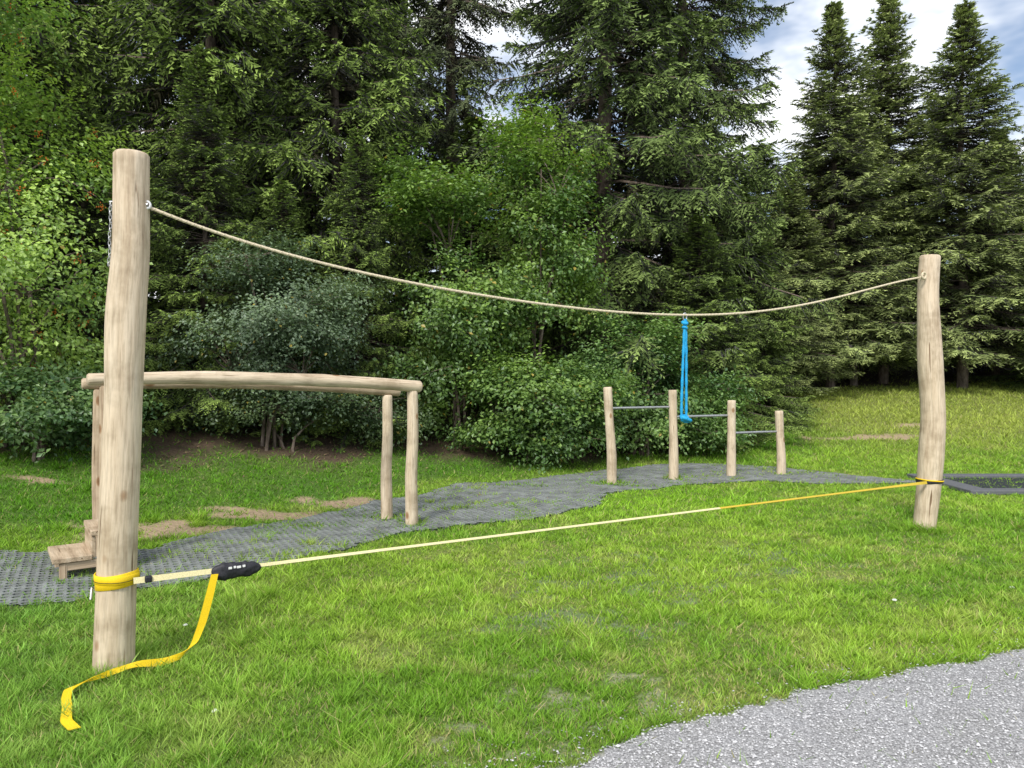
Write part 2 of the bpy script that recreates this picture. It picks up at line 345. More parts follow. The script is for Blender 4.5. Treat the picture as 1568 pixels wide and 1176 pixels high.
# ------------------------------------------------------------------ spruce trees
def unit(v): return v/np.maximum(np.linalg.norm(v, axis=-1, keepdims=True), 1e-6)
def tube_tris(P, R, sides=8):
    P = np.asarray(P, float); n = len(P)
    T = unit(np.gradient(P, axis=0)); ref = np.array([1, 0, 0.]) if abs(T[0][0]) < .8 else np.array([0, 1., 0])
    U = unit(np.cross(T, ref)); W = np.cross(T, U)
    th = np.arange(sides)*2*math.pi/sides
    V = P[:, None]+(U[:, None]*np.cos(th)[None, :, None]+W[:, None]*np.sin(th)[None, :, None])*np.asarray(R)[:, None, None]
    f = []
    for i in range(n-1):
        for j in range(sides):
            a, b = i*sides+j, i*sides+(j+1) % sides; c2, d = a+sides, b+sides
            f += [(a, b, d), (a, d, c2)]
    return V.reshape(-1, 3), np.array(f)
def spruce(name, seed, H, R, z0, step=.33, nb=7, base=(.10, .155, .045), tip=(.26, .36, .085), droop=.35, sparse=0.0, wob=.12, pw=.85, hang=.45, tw=.095, K=9, ext=1.0):
    r = np.random.default_rng(seed)
    zs = []; z = z0
    while z < H*.985:
        zs.append(z); z += step*(.45+.75*(1-z/H))*r.uniform(.8, 1.2)
    bz = []; ba = []
    for z in zs:
        m = max(4, int(nb*r.uniform(.8, 1.2)))
        bz += list(z+r.uniform(-.28, .28, m)*min(1, (H-z)/3)); ba += list(r.uniform(0, 6.28)+np.arange(m)*6.283/m+r.normal(0, .3, m))
    bz = np.array(bz); ba = np.array(ba); fz = np.clip(bz/H, 0, 1)
    keep = r.random(len(bz)) > sparse; bz, ba, fz = bz[keep], ba[keep], fz[keep]
    sect = 1+.22*np.sin(ba*2+seed)*np.sin(bz*1.7+seed)+.15*np.sin(ba*3+bz*.9)
    L = R*np.clip(1-fz, 0.008, 1)**pw*r.uniform(.6, 1.12, len(bz))*sect
    L *= np.clip(.72+(bz-z0)/2.5, 0, 1)
    L = np.maximum(L, .12)
    el = np.interp(fz, [0, .35, .7, 1], [-.12, .02, .35, 1.1])+r.normal(0, .1, len(bz))
    Vs, Fs, Cs, Ms = [], [], [], []; off = 0
    def add(V, F, C, m):
        nonlocal off
        Vs.append(V); Fs.append(F+off); Cs.append(C); Ms.append(np.full(len(F), m)); off += len(V)
    zz = np.linspace(-.6, H, 16); P = np.stack([np.sin(zz*.5+seed)*.05, np.cos(zz*.4)*.05, zz], -1)
    tv, tf = tube_tris(P, .021*H*.45*(1-zz/H*.97)+.012, 10); add(tv, tf, np.full((len(tv), 3), .1), 1)
    rows = []
    for i in range(len(bz)):
        m = max(3, int(L[i]/tw)); t = np.linspace(.12 if L[i] < 1.5 else .28, 1, m)+r.normal(0, .01, m)
        rows.append(np.stack([np.full(m, i), t], -1))
    rows = np.concatenate(rows); rows = np.repeat(rows, 2, 0); bi = rows[:, 0].astype(int); t = np.clip(rows[:, 1], 0, 1)
    n = len(t); side = np.where(np.arange(n) % 2 == 0, 1., -1.)
    rad = np.stack([np.cos(ba), np.sin(ba), 0*ba], -1); sd = np.stack([-np.sin(ba), np.cos(ba), 0*ba], -1)
    Lb, e = L[bi], el[bi]; dr_ = droop*(1-.6*fz[bi])
    wv = np.sin(t*4+bi)*wob*Lb*.3
    pos = rad[bi]*(Lb*t)[:, None]+sd[bi]*wv[:, None]
    pos[:, 2] = bz[bi]+Lb*(e*t-dr_*t**1.6+.55*dr_*t**4)
    slope = e-dr_*1.6*t**.6+2.2*dr_*t**3
    tan = unit(rad[bi]+np.array([0, 0, 1])*slope[:, None])
    tl = np.minimum(.42*Lb*(1.05-t)**.75+.15, .60)*r.uniform(.7, 1.25, n)
    d = unit(tan*r.uniform(.45, .9, n)[:, None]+sd[bi]*(side*r.uniform(.35, .95, n))[:, None]+np.array([0, 0, -1])*(hang*r.uniform(.1, 1.5, n)*(1-.75*fz[bi]))[:, None])
    s = (np.arange(K)+.6)/K
    perp = unit(np.cross(d, np.array([0, 0, 1.])+r.normal(0, .35, (n, 3)))); up = np.cross(perp, d)
    ss = s[None]+r.normal(0, .02, (n, K)); alt = np.where(np.arange(K) % 2 == 0, 1., -1.)[None]
    org = pos[:, None]+d[:, None]*(tl[:, None]*ss)[..., None]; org[..., 2] -= (.16*tl[:, None]*ss**2)
    sl = (.30*tl[:, None]*(1.05-ss)+.05)*r.uniform(.75, 1.25, (n, K))*ext
    sdv = unit(d[:, None]*.75+perp[:, None]*(alt*r.uniform(.5, .9, (n, K)))[..., None]+up[:, None]*r.uniform(-.35, .30, (n, K))[..., None])
    wd = r.uniform(.016, .030, (n, K))
    wdir = unit(np.cross(sdv, up[:, None]+r.normal(0, .5, (n, K, 3))))
    A = org-wdir*wd[..., None]; B = org+wdir*wd[..., None]; Cc = org+sdv*sl[..., None]
    sp0 = pos-up*.016; sp1 = pos+up*.016; sp2 = pos+d*tl[:, None]*1.05; sp2[:, 2] -= .16*tl
    V = np.concatenate([np.stack([A, B, Cc], 2).reshape(-1, 3), np.stack([sp0, sp1, sp2], 1).reshape(-1, 3)])
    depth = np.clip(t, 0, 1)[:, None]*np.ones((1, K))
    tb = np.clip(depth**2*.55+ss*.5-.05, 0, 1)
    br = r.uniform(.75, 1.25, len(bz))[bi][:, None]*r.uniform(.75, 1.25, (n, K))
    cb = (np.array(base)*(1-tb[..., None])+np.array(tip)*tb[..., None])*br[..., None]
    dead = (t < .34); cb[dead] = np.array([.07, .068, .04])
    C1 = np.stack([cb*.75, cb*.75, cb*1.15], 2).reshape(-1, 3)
    C2 = np.repeat(np.full((n, 1, 3), .07), 3, 1).reshape(-1, 3)
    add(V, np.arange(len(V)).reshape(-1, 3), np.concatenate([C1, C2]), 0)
    m = 5; tt = np.linspace(0, .8, m)
    bp = rad[:, None]*(L[:, None]*tt)[..., None]+sd[:, None]*(np.sin(tt*4+np.arange(len(bz))[:, None])*wob*L[:, None]*.3)[..., None]
    ddr = (droop*(1-.6*fz))[:, None]
    bp[..., 2] = bz[:, None]+L[:, None]*(el[:, None]*tt-ddr*tt**1.6+.55*ddr*tt**4)
    bw = (.004+.007*L[:, None]*(1-tt))
    u1 = bp+np.array([0, 0, 1])*bw[..., None]; u2 = bp-np.array([0, 0, 1])*bw[..., None]+sd[:, None]*bw[..., None]; u3 = bp-np.array([0, 0, 1])*bw[..., None]-sd[:, None]*bw[..., None]
    W = np.stack([u1, u2, u3], 2).reshape(-1, 3); f = []
    for i in range(m-1):
        for j in range(3):
            a, b = i*3+j, i*3+(j+1) % 3; f += [(a, b, b+3), (a, b+3, a+3)]
    f = (np.array(f)[None]+np.arange(len(bz))[:, None, None]*m*3).reshape(-1, 3)
    add(W, f, np.full((len(W), 3), .08), 1)
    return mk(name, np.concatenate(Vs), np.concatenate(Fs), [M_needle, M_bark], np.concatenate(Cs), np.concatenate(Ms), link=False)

S1 = spruce('spruce_full', 1, 13, 3.1, .55, .30, 9, droop=.45, hang=.8)
S2 = spruce('spruce_tall', 2, 20, 3.3, 1.0, .36, 9, base=(.09, .135, .05), tip=(.22, .30, .09), sparse=.10, hang=1.0, pw=.6, droop=.5)
S3 = spruce('spruce_narrow', 3, 13, 3.6, 1.6, .33, 9, base=(.14, .19, .075), tip=(.38, .45, .16), pw=.98, droop=.25, hang=.6, tw=.11, K=8, ext=1.2)
S4 = spruce('spruce_bare', 4, 19, 2.1, 3.2, .42, 6, base=(.12, .15, .075), tip=(.20, .25, .12), sparse=.25, hang=1.6, pw=.4, droop=.7)
S5 = spruce('spruce_dark', 5, 15, 3.4, .9, .42, 8, base=(.08, .115, .04), tip=(.18, .25, .07), droop=.45, hang=.8, tw=.13, K=8, ext=1.4)
def plant(me, name, x, y, s=1, rot=0, sz=None, dz=0):
    o = D.objects.new(name, me); COL.objects.link(o)
    o.location = (x, y, float(g(x, y))+dz); o.scale = (s, s, sz or s); o.rotation_euler = (0, 0, rot); return o
T = [ (S1,-5.3,13.2,1.0,0,1.2),(S1,-8.8,13.2,1.0,2.1,1.25),(S1,-3.3,13.9,.85,1.0,1.0),(S1,-4.7,11.3,.50,3.3,.44),(S1,-2.5,12.0,.42,5.0,.38),(S1,-6.3,10.9,.42,1.3,.38),(S1,-3.6,11.6,.40,2.3,.30),
 (S4,-3.55,19.3,1.0,0,1.1),(S4,-2.95,19.9,1.0,2,1.15),(S4,-1.5,19.0,1.0,4.1,1.0),
 (S2,1.95,15.6,1.0,.6,1.0),(S2,3.8,16.6,.85,2.6,.95),(S5,-.9,17.2,.85,2.9,.42),(S1,.4,15.6,.75,1.9,.50),(S1,3.7,14.6,.60,4.0,.34),(S1,5.2,16.6,.55,.8,.40),
 (S3,9.4,21.8,1.02,0,.87),(S3,11.6,23.0,1.12,1.7,.92),(S3,13.1,21.6,1.15,3.5,.86),(S3,10.4,22.6,.95,5.1,.66),(S3,7.9,21.2,.75,5.1,.50),
 (S3,15.4,23.5,1.0,.4,.60),(S1,16.2,21.5,.75,2.2,.42),(S3,6.0,19.6,.8,2.2,.45),
 (S5,-6.5,18.5,1,3,1.1),(S5,-11.5,15.5,1.1,.7,1.1)]
for me, x, y, s, rot, szz in T: plant(me, 'spruce_tree', x, y, s, rot, szz)
fe = empty('distant_forest')
r2 = np.random.default_rng(5)
for x, y in [(-15,21),(-10.5,21),(-1.8,25),(1.6,21),(4.6,22),(7.0,26),(9.6,27.5),(12,28.5),(14.5,28),(17.5,27),(20.5,26),(19.5,22.5)]:
    h_ = r2.uniform(.48, .58) if x > 5 else (.5 if -2.5<x<5 else 1.0)
    o = plant(S5, 'spruce', x+r2.uniform(-.5, .5), y+r2.uniform(-.5, .5), r2.uniform(.95, 1.15), r2.uniform(0, 6), h_); o.parent = fe

# ------------------------------------------------------------------ broadleaf shrubs
def bush(name, seed, x, y, lobes, ncl, nleaf, leaf=.07, c0=(.05,.10,.02), c1=(.13,.22,.04), spread=.17, stems=5, berries=0, cup=.5, droopy=0, nsub=9, subr=(.26,.46)):
    r = np.random.default_rng(seed); z0 = float(g(x, y)); big = np.array(lobes, float)
    sub = []
    for L in big:
        for _ in range(nsub):
            dd = r.normal(0, 1, 3); dd /= np.linalg.norm(dd); q_ = r.uniform(.35, 1.0)**.6
            c_ = L[:3]+dd*L[3:6]*q_*.88; s_ = r.uniform(*subr)
            sub.append(list(c_)+[L[3]*s_*1.15, L[4]*s_*1.15, L[5]*s_*.75])
    lobes = np.array(sub); lobes[:, 2] = np.maximum(lobes[:, 2], lobes[:, 5]*.6+.1)
    vol = lobes[:, 3]*lobes[:, 4]*lobes[:, 5]; li = r.choice(len(lobes), ncl, p=vol**.7/np.sum(vol**.7))
    d = unit(r.normal(0, 1, (ncl, 3))); rr = r.uniform(.15, 1, ncl)**.5*r.uniform(.85, 1.2, ncl)
    cc = lobes[li, :3]+d*lobes[li, 3:6]*rr[:, None]
    low = cc[:, 2] < .12; cc[low, 2] = .12+r.uniform(0, .2, low.sum())
    cen = big[:, :3].mean(0); outw = unit(cc-cen)
    ax = unit(outw*np.array([1, 1, .35])+d*.4+r.normal(0, .35, (ncl, 3)))
    nl = nleaf; n = ncl*nl; ci = np.repeat(np.arange(ncl), nl)
    loc = r.normal(0, 1, (n, 3))*spread*np.array([.6, .6, .35])+ax[ci]*(r.uniform(-1, 1.5, n)*spread*1.2)[:, None]
    p = cc[ci]+loc
    nrm = unit(np.array([0, 0, 1.])*.9+outw[ci]*cup+r.normal(0, .45, (n, 3)))
    ld = unit(np.cross(nrm, r.normal(0, 1, (n, 3)))); ld = unit(ld+ax[ci]*.5+np.array([0, 0, -.25-droopy])); wd = unit(np.cross(nrm, ld))
    s = leaf*r.uniform(.6, 1.25, n)
    p0 = p; p1 = p+ld*(s*.45)[:, None]+wd*(s*.33)[:, None]+nrm*(s*.07)[:, None]; p2 = p+ld*s[:, None]-nrm*(s*.1)[:, None]; p3 = p+ld*(s*.45)[:, None]-wd*(s*.33)[:, None]+nrm*(s*.07)[:, None]
    V = np.stack([p0, p1, p2, p3], 1).reshape(-1, 3); b = np.arange(n)[:, None]*4
    Fq = np.concatenate([b+np.array([[0, 1, 2]]), b+np.array([[0, 2, 3]])], 0)
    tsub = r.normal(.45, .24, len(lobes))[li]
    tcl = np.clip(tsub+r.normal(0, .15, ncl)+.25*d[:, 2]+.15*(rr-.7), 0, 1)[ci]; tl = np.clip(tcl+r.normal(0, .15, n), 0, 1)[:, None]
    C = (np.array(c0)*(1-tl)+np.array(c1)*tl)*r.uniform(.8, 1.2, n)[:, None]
    yl = r.random(n) < .008; C[yl] = np.array([.38, .30, .05])
    C = np.repeat(C, 4, 0)
    Vs, Fs, Cs, Ms = [V], [Fq], [C], [np.zeros(len(Fq))]; off = len(V)
    def add(v, f):
        nonlocal off
        Vs.append(v); Fs.append(f+off); Cs.append(np.full((len(v), 3), .1)); Ms.append(np.ones(len(f))); off += len(v)
    for i in range(stems):
        L = big[i % len(big)]; tg = L[:3]+r.normal(0, .25, 3)*L[3:6]; st = np.array([r.normal(0, .12), r.normal(0, .12), -.15])
        tt = np.linspace(0, 1, 6)[:, None]; P = st*(1-tt)+tg*tt+np.array([tg[0], tg[1], 0])*(-.35*np.sin(tt*3.14))
        v, f = tube_tris(P, np.linspace(.024, .008, 6)*(1+.2*big[:, 2].max()/3), 6); add(v, f)
    for i in range(len(lobes)):
        st = big[i//nsub, :3]-np.array([0, 0, .35*big[i//nsub, 5]]); tt = np.linspace(0, 1, 5)[:, None]
        P = st*(1-tt)+lobes[i, :3]*tt+np.array([0, 0, .12])*np.sin(tt*3.14); v, f = tube_tris(P, np.linspace(.014, .005, 5), 5); add(v, f)
    for i in r.choice(ncl, min(ncl, 120), replace=False):
        st = lobes[li[i], :3]; tt = np.linspace(0, 1, 3)[:, None]
        P = st*(1-tt)+(cc[i]+ax[i]*spread)*tt; v, f = tube_tris(P, np.linspace(.006, .0025, 3), 3); add(v, f)
    Fa = np.concatenate(Fs); Ma = np.concatenate(Ms)
    if berries:
        bc = cc[r.choice(ncl, berries)]+r.normal(0, .12, (berries, 3)); m = 14
        bp = np.repeat(bc, m, 0)+r.normal(0, .032, (berries*m, 3)); nn = len(bp)
        v = (bp[:, None]+octv[None]*.011).reshape(-1, 3); Vs.append(v)
        Fa = np.concatenate([Fa, (octf[None]+np.arange(nn)[:, None, None]*6).reshape(-1, 3)+off]); Ma = np.concatenate([Ma, np.zeros(nn*8)]); Cs.append(np.tile([.6, .18, .02], (len(v), 1)))
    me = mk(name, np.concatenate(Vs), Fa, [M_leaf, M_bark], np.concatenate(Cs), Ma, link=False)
    o = D.objects.new(name, me); COL.objects.link(o); o.location = (x, y, z0); return o
G0, G1 = (.085,.17,.035), (.27,.41,.07)
bush('rowan_tree', 31, -6.2, 9.3, [(-.2,0,3.6,1.4,1.3,1.3),(.2,-.2,2.2,1.1,1.1,1.0),(-.7,.2,5.4,1.3,1.2,1.3),(.0,0,1.0,1.2,1.0,.8),(-1.6,.2,3.0,1.3,1.2,1.6)], 1000, 40, .066, (.14,.25,.06), (.44,.60,.12), .2, 6, berries=90)
bush('rowan_tree', 37, -9.0, 9.3, [(0,0,3.6,1.7,1.5,1.6),(0,0,1.4,1.6,1.3,1.2),(.2,0,5.6,1.4,1.3,1.3)], 500, 40, .07, (.14,.25,.04), (.42,.58,.09), .2, 5, berries=30)
bush('willow_shrub', 32, -3.4, 10.6, [(0,0,2.0,1.1,1.0,.9),(-.25,0,2.9,.8,.8,.6),(.4,0,1.3,1.0,.9,.8),(-.6,0,1.4,.9,.8,.8)], 720, 44, .052, (.075,.12,.065), (.20,.28,.15), .15, 4)
bush('undergrowth_shrub', 40, -3.3, 10.6, [(0,0,.65,1.3,.7,.38),(-1.1,.3,.65,.8,.6,.38),(1.2,.6,.6,.8,.6,.4)], 400, 40, .055, (.05,.09,.035), (.15,.22,.08), .15, 3)
bush('hazel_shrub', 33, -.95, 12.4, [(0,0,2.0,1.25,1.1,1.2),(-.1,0,3.5,1.05,1.0,.9),(-.3,0,1.0,1.2,1.0,.8),(-.5,0,4.3,.7,.7,.6)], 760, 42, .076, (.08,.155,.035), (.23,.36,.065), .19, 5)
bush('hazel_shrub', 34, .5, 13.0, [(0,0,3.0,1.1,1.0,1.4),(.3,0,4.7,.8,.8,.9),(-.6,0,2.5,.8,.9,1.0),(-.4,.2,5.3,.55,.5,.8)], 520, 42, .078, G0, G1, .2, 7)
bush('hazel_shrub', 35, .35, 11.9, [(0,0,1.1,1.2,.85,.75),(.7,0,1.0,.8,.8,.6),(-.6,0,.9,.9,.8,.6),(-.2,-.2,.5,1.2,.7,.35)], 660, 42, .070, (.075,.155,.035), (.23,.36,.07), .17, 4)
bush('dogwood_shrub', 36, 2.3, 12.9, [(0,0,1.3,1.1,.8,.8),(.9,.2,.95,.8,.7,.7),(-.8,0,1.2,.8,.8,.8),(0,.1,2.0,.7,.6,.5),(.2,-.1,.5,1.4,.6,.35)], 720, 42, .070, (.07,.15,.045), (.21,.34,.085), .17, 4)
bush('undergrowth_shrub', 38, -5.8, 9.0, [(0,0,.6,1.2,.7,.5),(-1.3,0,.8,1.1,.8,.6)], 380, 40, .07, (.06,.13,.045), (.18,.29,.085), .16, 5)
bush('undergrowth_shrub', 39, -8.6, 7.6, [(0,0,.8,1.2,.9,.7),(.3,.3,1.6,1,.8,.7)], 260, 40, .07, (.06,.13,.045), (.18,.29,.085), .16, 5)

# ------------------------------------------------------------------ logs and timber
def log(name, pts, rad, mat, parent=None, sides=32, seg=.05, seed=0, rough=.03, knots=0, chamf=.012):
    r = np.random.default_rng(seed+100); pts = np.array(pts, float)
    cs = np.concatenate([[0], np.cumsum(np.linalg.norm(np.diff(pts, axis=0), axis=1))]); Lt = cs[-1]
    n = max(8, int(Lt/seg)); s = np.linspace(0, Lt, n)
    P = np.stack([np.interp(s, cs, pts[:, i]) for i in range(3)], -1)
    for _ in range(6): P[1:-1] = (P[:-2]+P[1:-1]*2+P[2:])/4
    R = np.interp(s, np.linspace(0, Lt, len(rad)), rad)
    for _ in range(3): R[1:-1] = (R[:-2]+R[1:-1]*2+R[2:])/4
    th = np.arange(sides)*2*math.pi/sides
    RR = R[:, None]*(1+rough*(fbm(np.cos(th)[None]*1.2+s[:, None]*1.3+seed, np.sin(th)[None]*1.2+s[:, None]*.9, seed+3, 3)-.5)*3)
    for _ in range(knots):
        ks, kt, ka = r.uniform(.1, .95)*Lt, r.uniform(0, 6.28), r.uniform(.04, .10)
        dth = np.angle(np.exp(1j*(th-kt)))
        RR *= 1+ka*np.exp(-((s[:, None]-ks)/.06)**2-(dth[None]/.5)**2)
    P = np.concatenate([P[:1], P[:1], P[:1]+(P[1]-P[0])/np.linalg.norm(P[1]-P[0])*chamf, P[1:-1], P[-1:]-(P[-1]-P[-2])/np.linalg.norm(P[-1]-P[-2])*chamf, P[-1:], P[-1:]])
    RR = np.concatenate([RR[:1]*.001, RR[:1]-chamf*.8, RR[:1], RR[1:-1], RR[-1:], RR[-1:]-chamf*.8, RR[-1:]*.001])
    s2 = np.concatenate([[0, 0, chamf], s[1:-1], [Lt-chamf, Lt, Lt]])
    T_ = unit(np.gradient(P[2:-2], axis=0)); T_ = np.concatenate([T_[:1]]*2+[T_]+[T_[-1:]]*2)
    ref = np.array([0, 1., 0]) if abs(T_[0][1]) < .8 else np.array([1., 0, 0])
    U = unit(np.cross(T_, ref)); W = np.cross(T_, U)
    V = P[:, None]+(U[:, None]*np.cos(th)[None, :, None]+W[:, None]*np.sin(th)[None, :, None])*RR[..., None]
    lc = np.stack([RR*np.cos(th)+seed*.37, RR*np.sin(th), np.repeat(s2[:, None], sides, 1)+seed*.9], -1)
    m = len(P); I = np.arange(m*sides).reshape(m, sides); J = np.roll(I, -1, 1)
    F = np.stack([I[:-1], J[:-1], J[1:], I[1:]], -1).reshape(-1, 4)
    return mk(name, V, F, [mat], smooth=True, lc=lc.reshape(-1, 3), parent=parent)
def gz(x, y): return float(g(x, y))

lp = log('wooden_post', [(-2.085,3.84,-.3),(-2.085,3.84,0),(-2.06,3.84,.6),(-2.03,3.845,1.2),(-2.012,3.85,1.75),(-2.006,3.85,1.92),(-1.982,3.86,2.15),(-1.975,3.86,2.70)],
         [.100,.098,.095,.091,.089,.098,.088,.086], M_wood, seed=1, knots=9, rough=.018)
rp = log('wooden_post', [(4.09,7.31,-.3),(4.09,7.31,0),(4.14,7.31,.5),(4.17,7.31,1.1),(4.13,7.31,1.7),(4.10,7.31,2.3),(4.12,7.31,2.70)],
         [.105,.105,.118,.108,.114,.098,.094], M_wood, seed=2, knots=10, rough=.03)

pb = empty('parallel_bars')
log('bar_front', [(-3.31,5.76,1.50),(-2.7,6.22,1.51),(-2.3,6.5,1.50),(-1.9,6.8,1.485),(-1.4,7.15,1.45),(-.93,7.49,1.405)], [.048,.050,.058,.053,.058,.056,.060], M_wood, pb, seed=5, knots=7, rough=.03)
log('bar_back', [(-3.58,6.15,1.46),(-2.6,6.86,1.45),(-1.9,7.38,1.41),(-1.20,7.88,1.34)], [.046,.048,.052,.048], M_wood2, pb, seed=6, knots=5, rough=.03)
log('post_1', [(-1.01,7.46,-.2),(-1.02,7.45,.5),(-1.0,7.45,.9),(-1.005,7.45,1.37)], [.066,.062,.056,.055], M_wood, pb, seed=7, knots=5)
log('post_2', [(-1.32,7.79,-.2),(-1.33,7.79,.5),(-1.31,7.79,.9),(-1.315,7.79,1.31)], [.064,.06,.054,.052], M_wood, pb, seed=8, knots=4)
log('post_3', [(-3.2,5.84,-.2),(-3.2,5.84,.7),(-3.2,5.84,1.45)], [.062,.058,.054], M_wood2, pb, seed=9, knots=4)
log('post_4', [(-3.47,6.22,-.2),(-3.48,6.22,.7),(-3.46,6.22,1.41)], [.062,.058,.054], M_wood2, pb, seed=10, knots=4)

cb = empty('push_up_bars')
PX = [(1.365,10.1,1.34),(2.29,10.45,1.29),(3.21,10.8,1.13),(4.05,11.1,.96)]
for i, (x, y, h_) in enumerate(PX):
    z = gz(x, y); lean = [-.06, -.02, -.0, -.04][i]
    log('post_%d' % (i+1), [(x, y, z-.25), (x+.0, y, z+.3*h_), (x+lean*.6, y, z+.65*h_), (x+lean, y, h_)], [.07,.068,.058,.060], M_wood, cb, seed=20+i, knots=4)
def bar(name, a, b, r, mat, parent, sides=12):
    P = np.stack([np.linspace(a[i], b[i], 6) for i in range(3)], -1)
    v, f = tube_tris(P, np.full(6, r), sides); return mk(name, v, f, [mat], smooth=True, parent=parent)
for i, z in enumerate([1.05, .91, .65]):
    a, b = PX[i], PX[i+1]; bar('steel_bar_%d' % (i+1), (a[0]-.03, a[1], z), (b[0]-.03, b[1], z), .017, M_steel, cb)

def board(name, c, size, mat, parent=None, rotz=0, bev=.006, rot=None):
    import bmesh
    bm = bmesh.new(); bmesh.ops.create_cube(bm, size=1)
    for v in bm.verts: v.co = Vector((v.co.x*size[0], v.co.y*size[1], v.co.z*size[2]))
    bmesh.ops.bevel(bm, geom=bm.edges[:], offset=bev, segments=2, affect='EDGES', profile=.5)
    me = D.meshes.new(name); bm.to_mesh(me); bm.free(); me.materials.append(mat)
    a = me.attributes.new('lc', 'FLOAT_VECTOR', 'POINT'); L = max(range(3), key=lambda i: size[i])
    arr = np.empty(len(me.vertices)*3, np.float32); me.vertices.foreach_get('co', arr); arr = arr.reshape(-1, 3)
    arr = np.roll(arr, 2-L, 1)+np.array(c)*1.3; a.data.foreach_set('vector', arr.astype(np.float32).ravel())
    ob = D.objects.new(name, me); COL.objects.link(ob); ob.location = c; ob.rotation_euler = rot or (0, 0, rotz)
    if parent: ob.parent = parent
    return ob
st = empty('wooden_step')
rz = .62
def rel(dx, dy, dz):
    return (-3.30+dx*math.cos(rz)-dy*math.sin(rz), 5.80+dx*math.sin(rz)+dy*math.cos(rz), dz)
board('lower_tread', rel(-.16,0,.155), (.26,.50,.04), M_wood2, st, rz)
board('upper_tread', rel(.08,0,.335), (.24,.50,.04), M_wood2, st, rz)
board('riser', rel(-.02,0,.225), (.03,.46,.16), M_wood2, st, rz)
for s_ in (-.21, .21):
    board('leg_a', rel(-.22,s_,.06), (.05,.05,.14), M_wood2, st, rz); board('leg_b', rel(.14,s_,.15), (.05,.05,.32), M_wood2, st, rz)
board('beam', rel(-.1,-.21,.10), (.22,.04,.06), M_wood2, st, rz)

gt = empty('ground_trampoline')
tz = gz(7, 10)+.035
board('frame_front', (7.25,9.42,tz), (2.9,.20,.06), M_frame, gt, 0, .012); board('frame_back', (7.25,10.75,tz), (2.9,.20,.06), M_frame, gt, 0, .012)
board('frame_left', (5.94,10.085,tz+.001), (.28,1.125,.06), M_frame, gt, 0, .012); board('frame_right', (8.56,10.085,tz+.001), (.28,1.125,.06), M_frame, gt, 0, .012)
board('jumping_bed', (7.25,10.085,tz-.012), (2.33,1.12,.02), M_tramp, gt, 0, .004)

# ------------------------------------------------------------------ overhead rope
A0 = np.array([-1.90,3.86]); A1 = np.array([4.02,7.27])
def on_line(t): return A0+(A1-A0)*t
ht = [(0,2.425),(.10,2.24),(.25,2.085),(.38,2.02),(.50,1.995),(.545,1.995),(.62,2.02),(.78,2.19),(.9,2.345),(1,2.485)]
tt = np.linspace(0, 1, 90)
co = np.polyfit([a for a, b in ht], [b for a, b in ht], 5); hz = np.polyval(co, tt)
P = np.stack([np.array([on_line(t)[0] for t in tt]), np.array([on_line(t)[1] for t in tt]), hz], -1)
rope = empty('overhead_rope')
v, f = tube_tris(P, np.full(90, .0085), 8); mk('rope', v, f, [M_rope], smooth=True, parent=rope)
ph = np.linspace(0, 90*math.pi*2*2, 2400); Pf = np.stack([np.interp(np.linspace(0, 89, 2400), np.arange(90), P[:, i]) for i in range(3)], -1)
Pf[:, 2] += np.sin(ph)*.005; Pf[:, 0] += np.cos(ph)*.0025; Pf[:, 1] -= np.cos(ph)*.004
v, f = tube_tris(Pf, np.full(2400, .0055), 5); mk('strand', v, f, [M_rope], smooth=True, parent=rope)
def torus(name, c, R, r, mat, parent, rot=(0, 0, 0), sc=(1, 1, 1)):
    th = np.linspace(0, 2*math.pi, 25)[:-1]; ph = np.linspace(0, 2*math.pi, 11)[:-1]; T1, P1 = np.meshgrid(th, ph, indexing='ij')
    V = np.stack([(R+r*np.cos(P1))*np.cos(T1)*sc[0], (R+r*np.cos(P1))*np.sin(T1)*sc[1], r*np.sin(P1)*sc[2]], -1)
    I = np.arange(240).reshape(24, 10); F = np.stack([I, np.roll(I, -1, 0), np.roll(np.roll(I, -1, 0), -1, 1), np.roll(I, -1, 1)], -1).reshape(-1, 4)
    o = mk(name, V.reshape(-1, 3), F, [mat], smooth=True, parent=parent); o.location = c; o.rotation_euler = rot; return o
torus('thimble', (-1.895,3.85,2.43), .018, .007, M_white, rope, (1.57, 0, .5))
bar('eye_bolt', (-1.97,3.84,2.43), (-1.885,3.85,2.43), .010, M_steel, rope)
torus('end_ring', (4.0,7.2,2.49), .03, .009, M_rope, rope, (1.57, 0, .5)); bar('eye_bolt_2', (4.03,7.25,2.49), (4.12,7.3,2.49), .014, M_steel, rope)

ch = empty('hanging_chain')
cz = 2.43
for i in range(15):
    torus('link_%d' % i, (-2.079-.0035*i*.25-.002*math.sin(i), 3.85, cz-i*.022), .009, .003, M_steel, ch, (1.57, 0, 0 if i % 2 else 1.57), (.7, 1.35, 1))
bar('hook', (-2.085,3.85,2.445), (-2.04,3.85,2.445), .006, M_steel, ch)

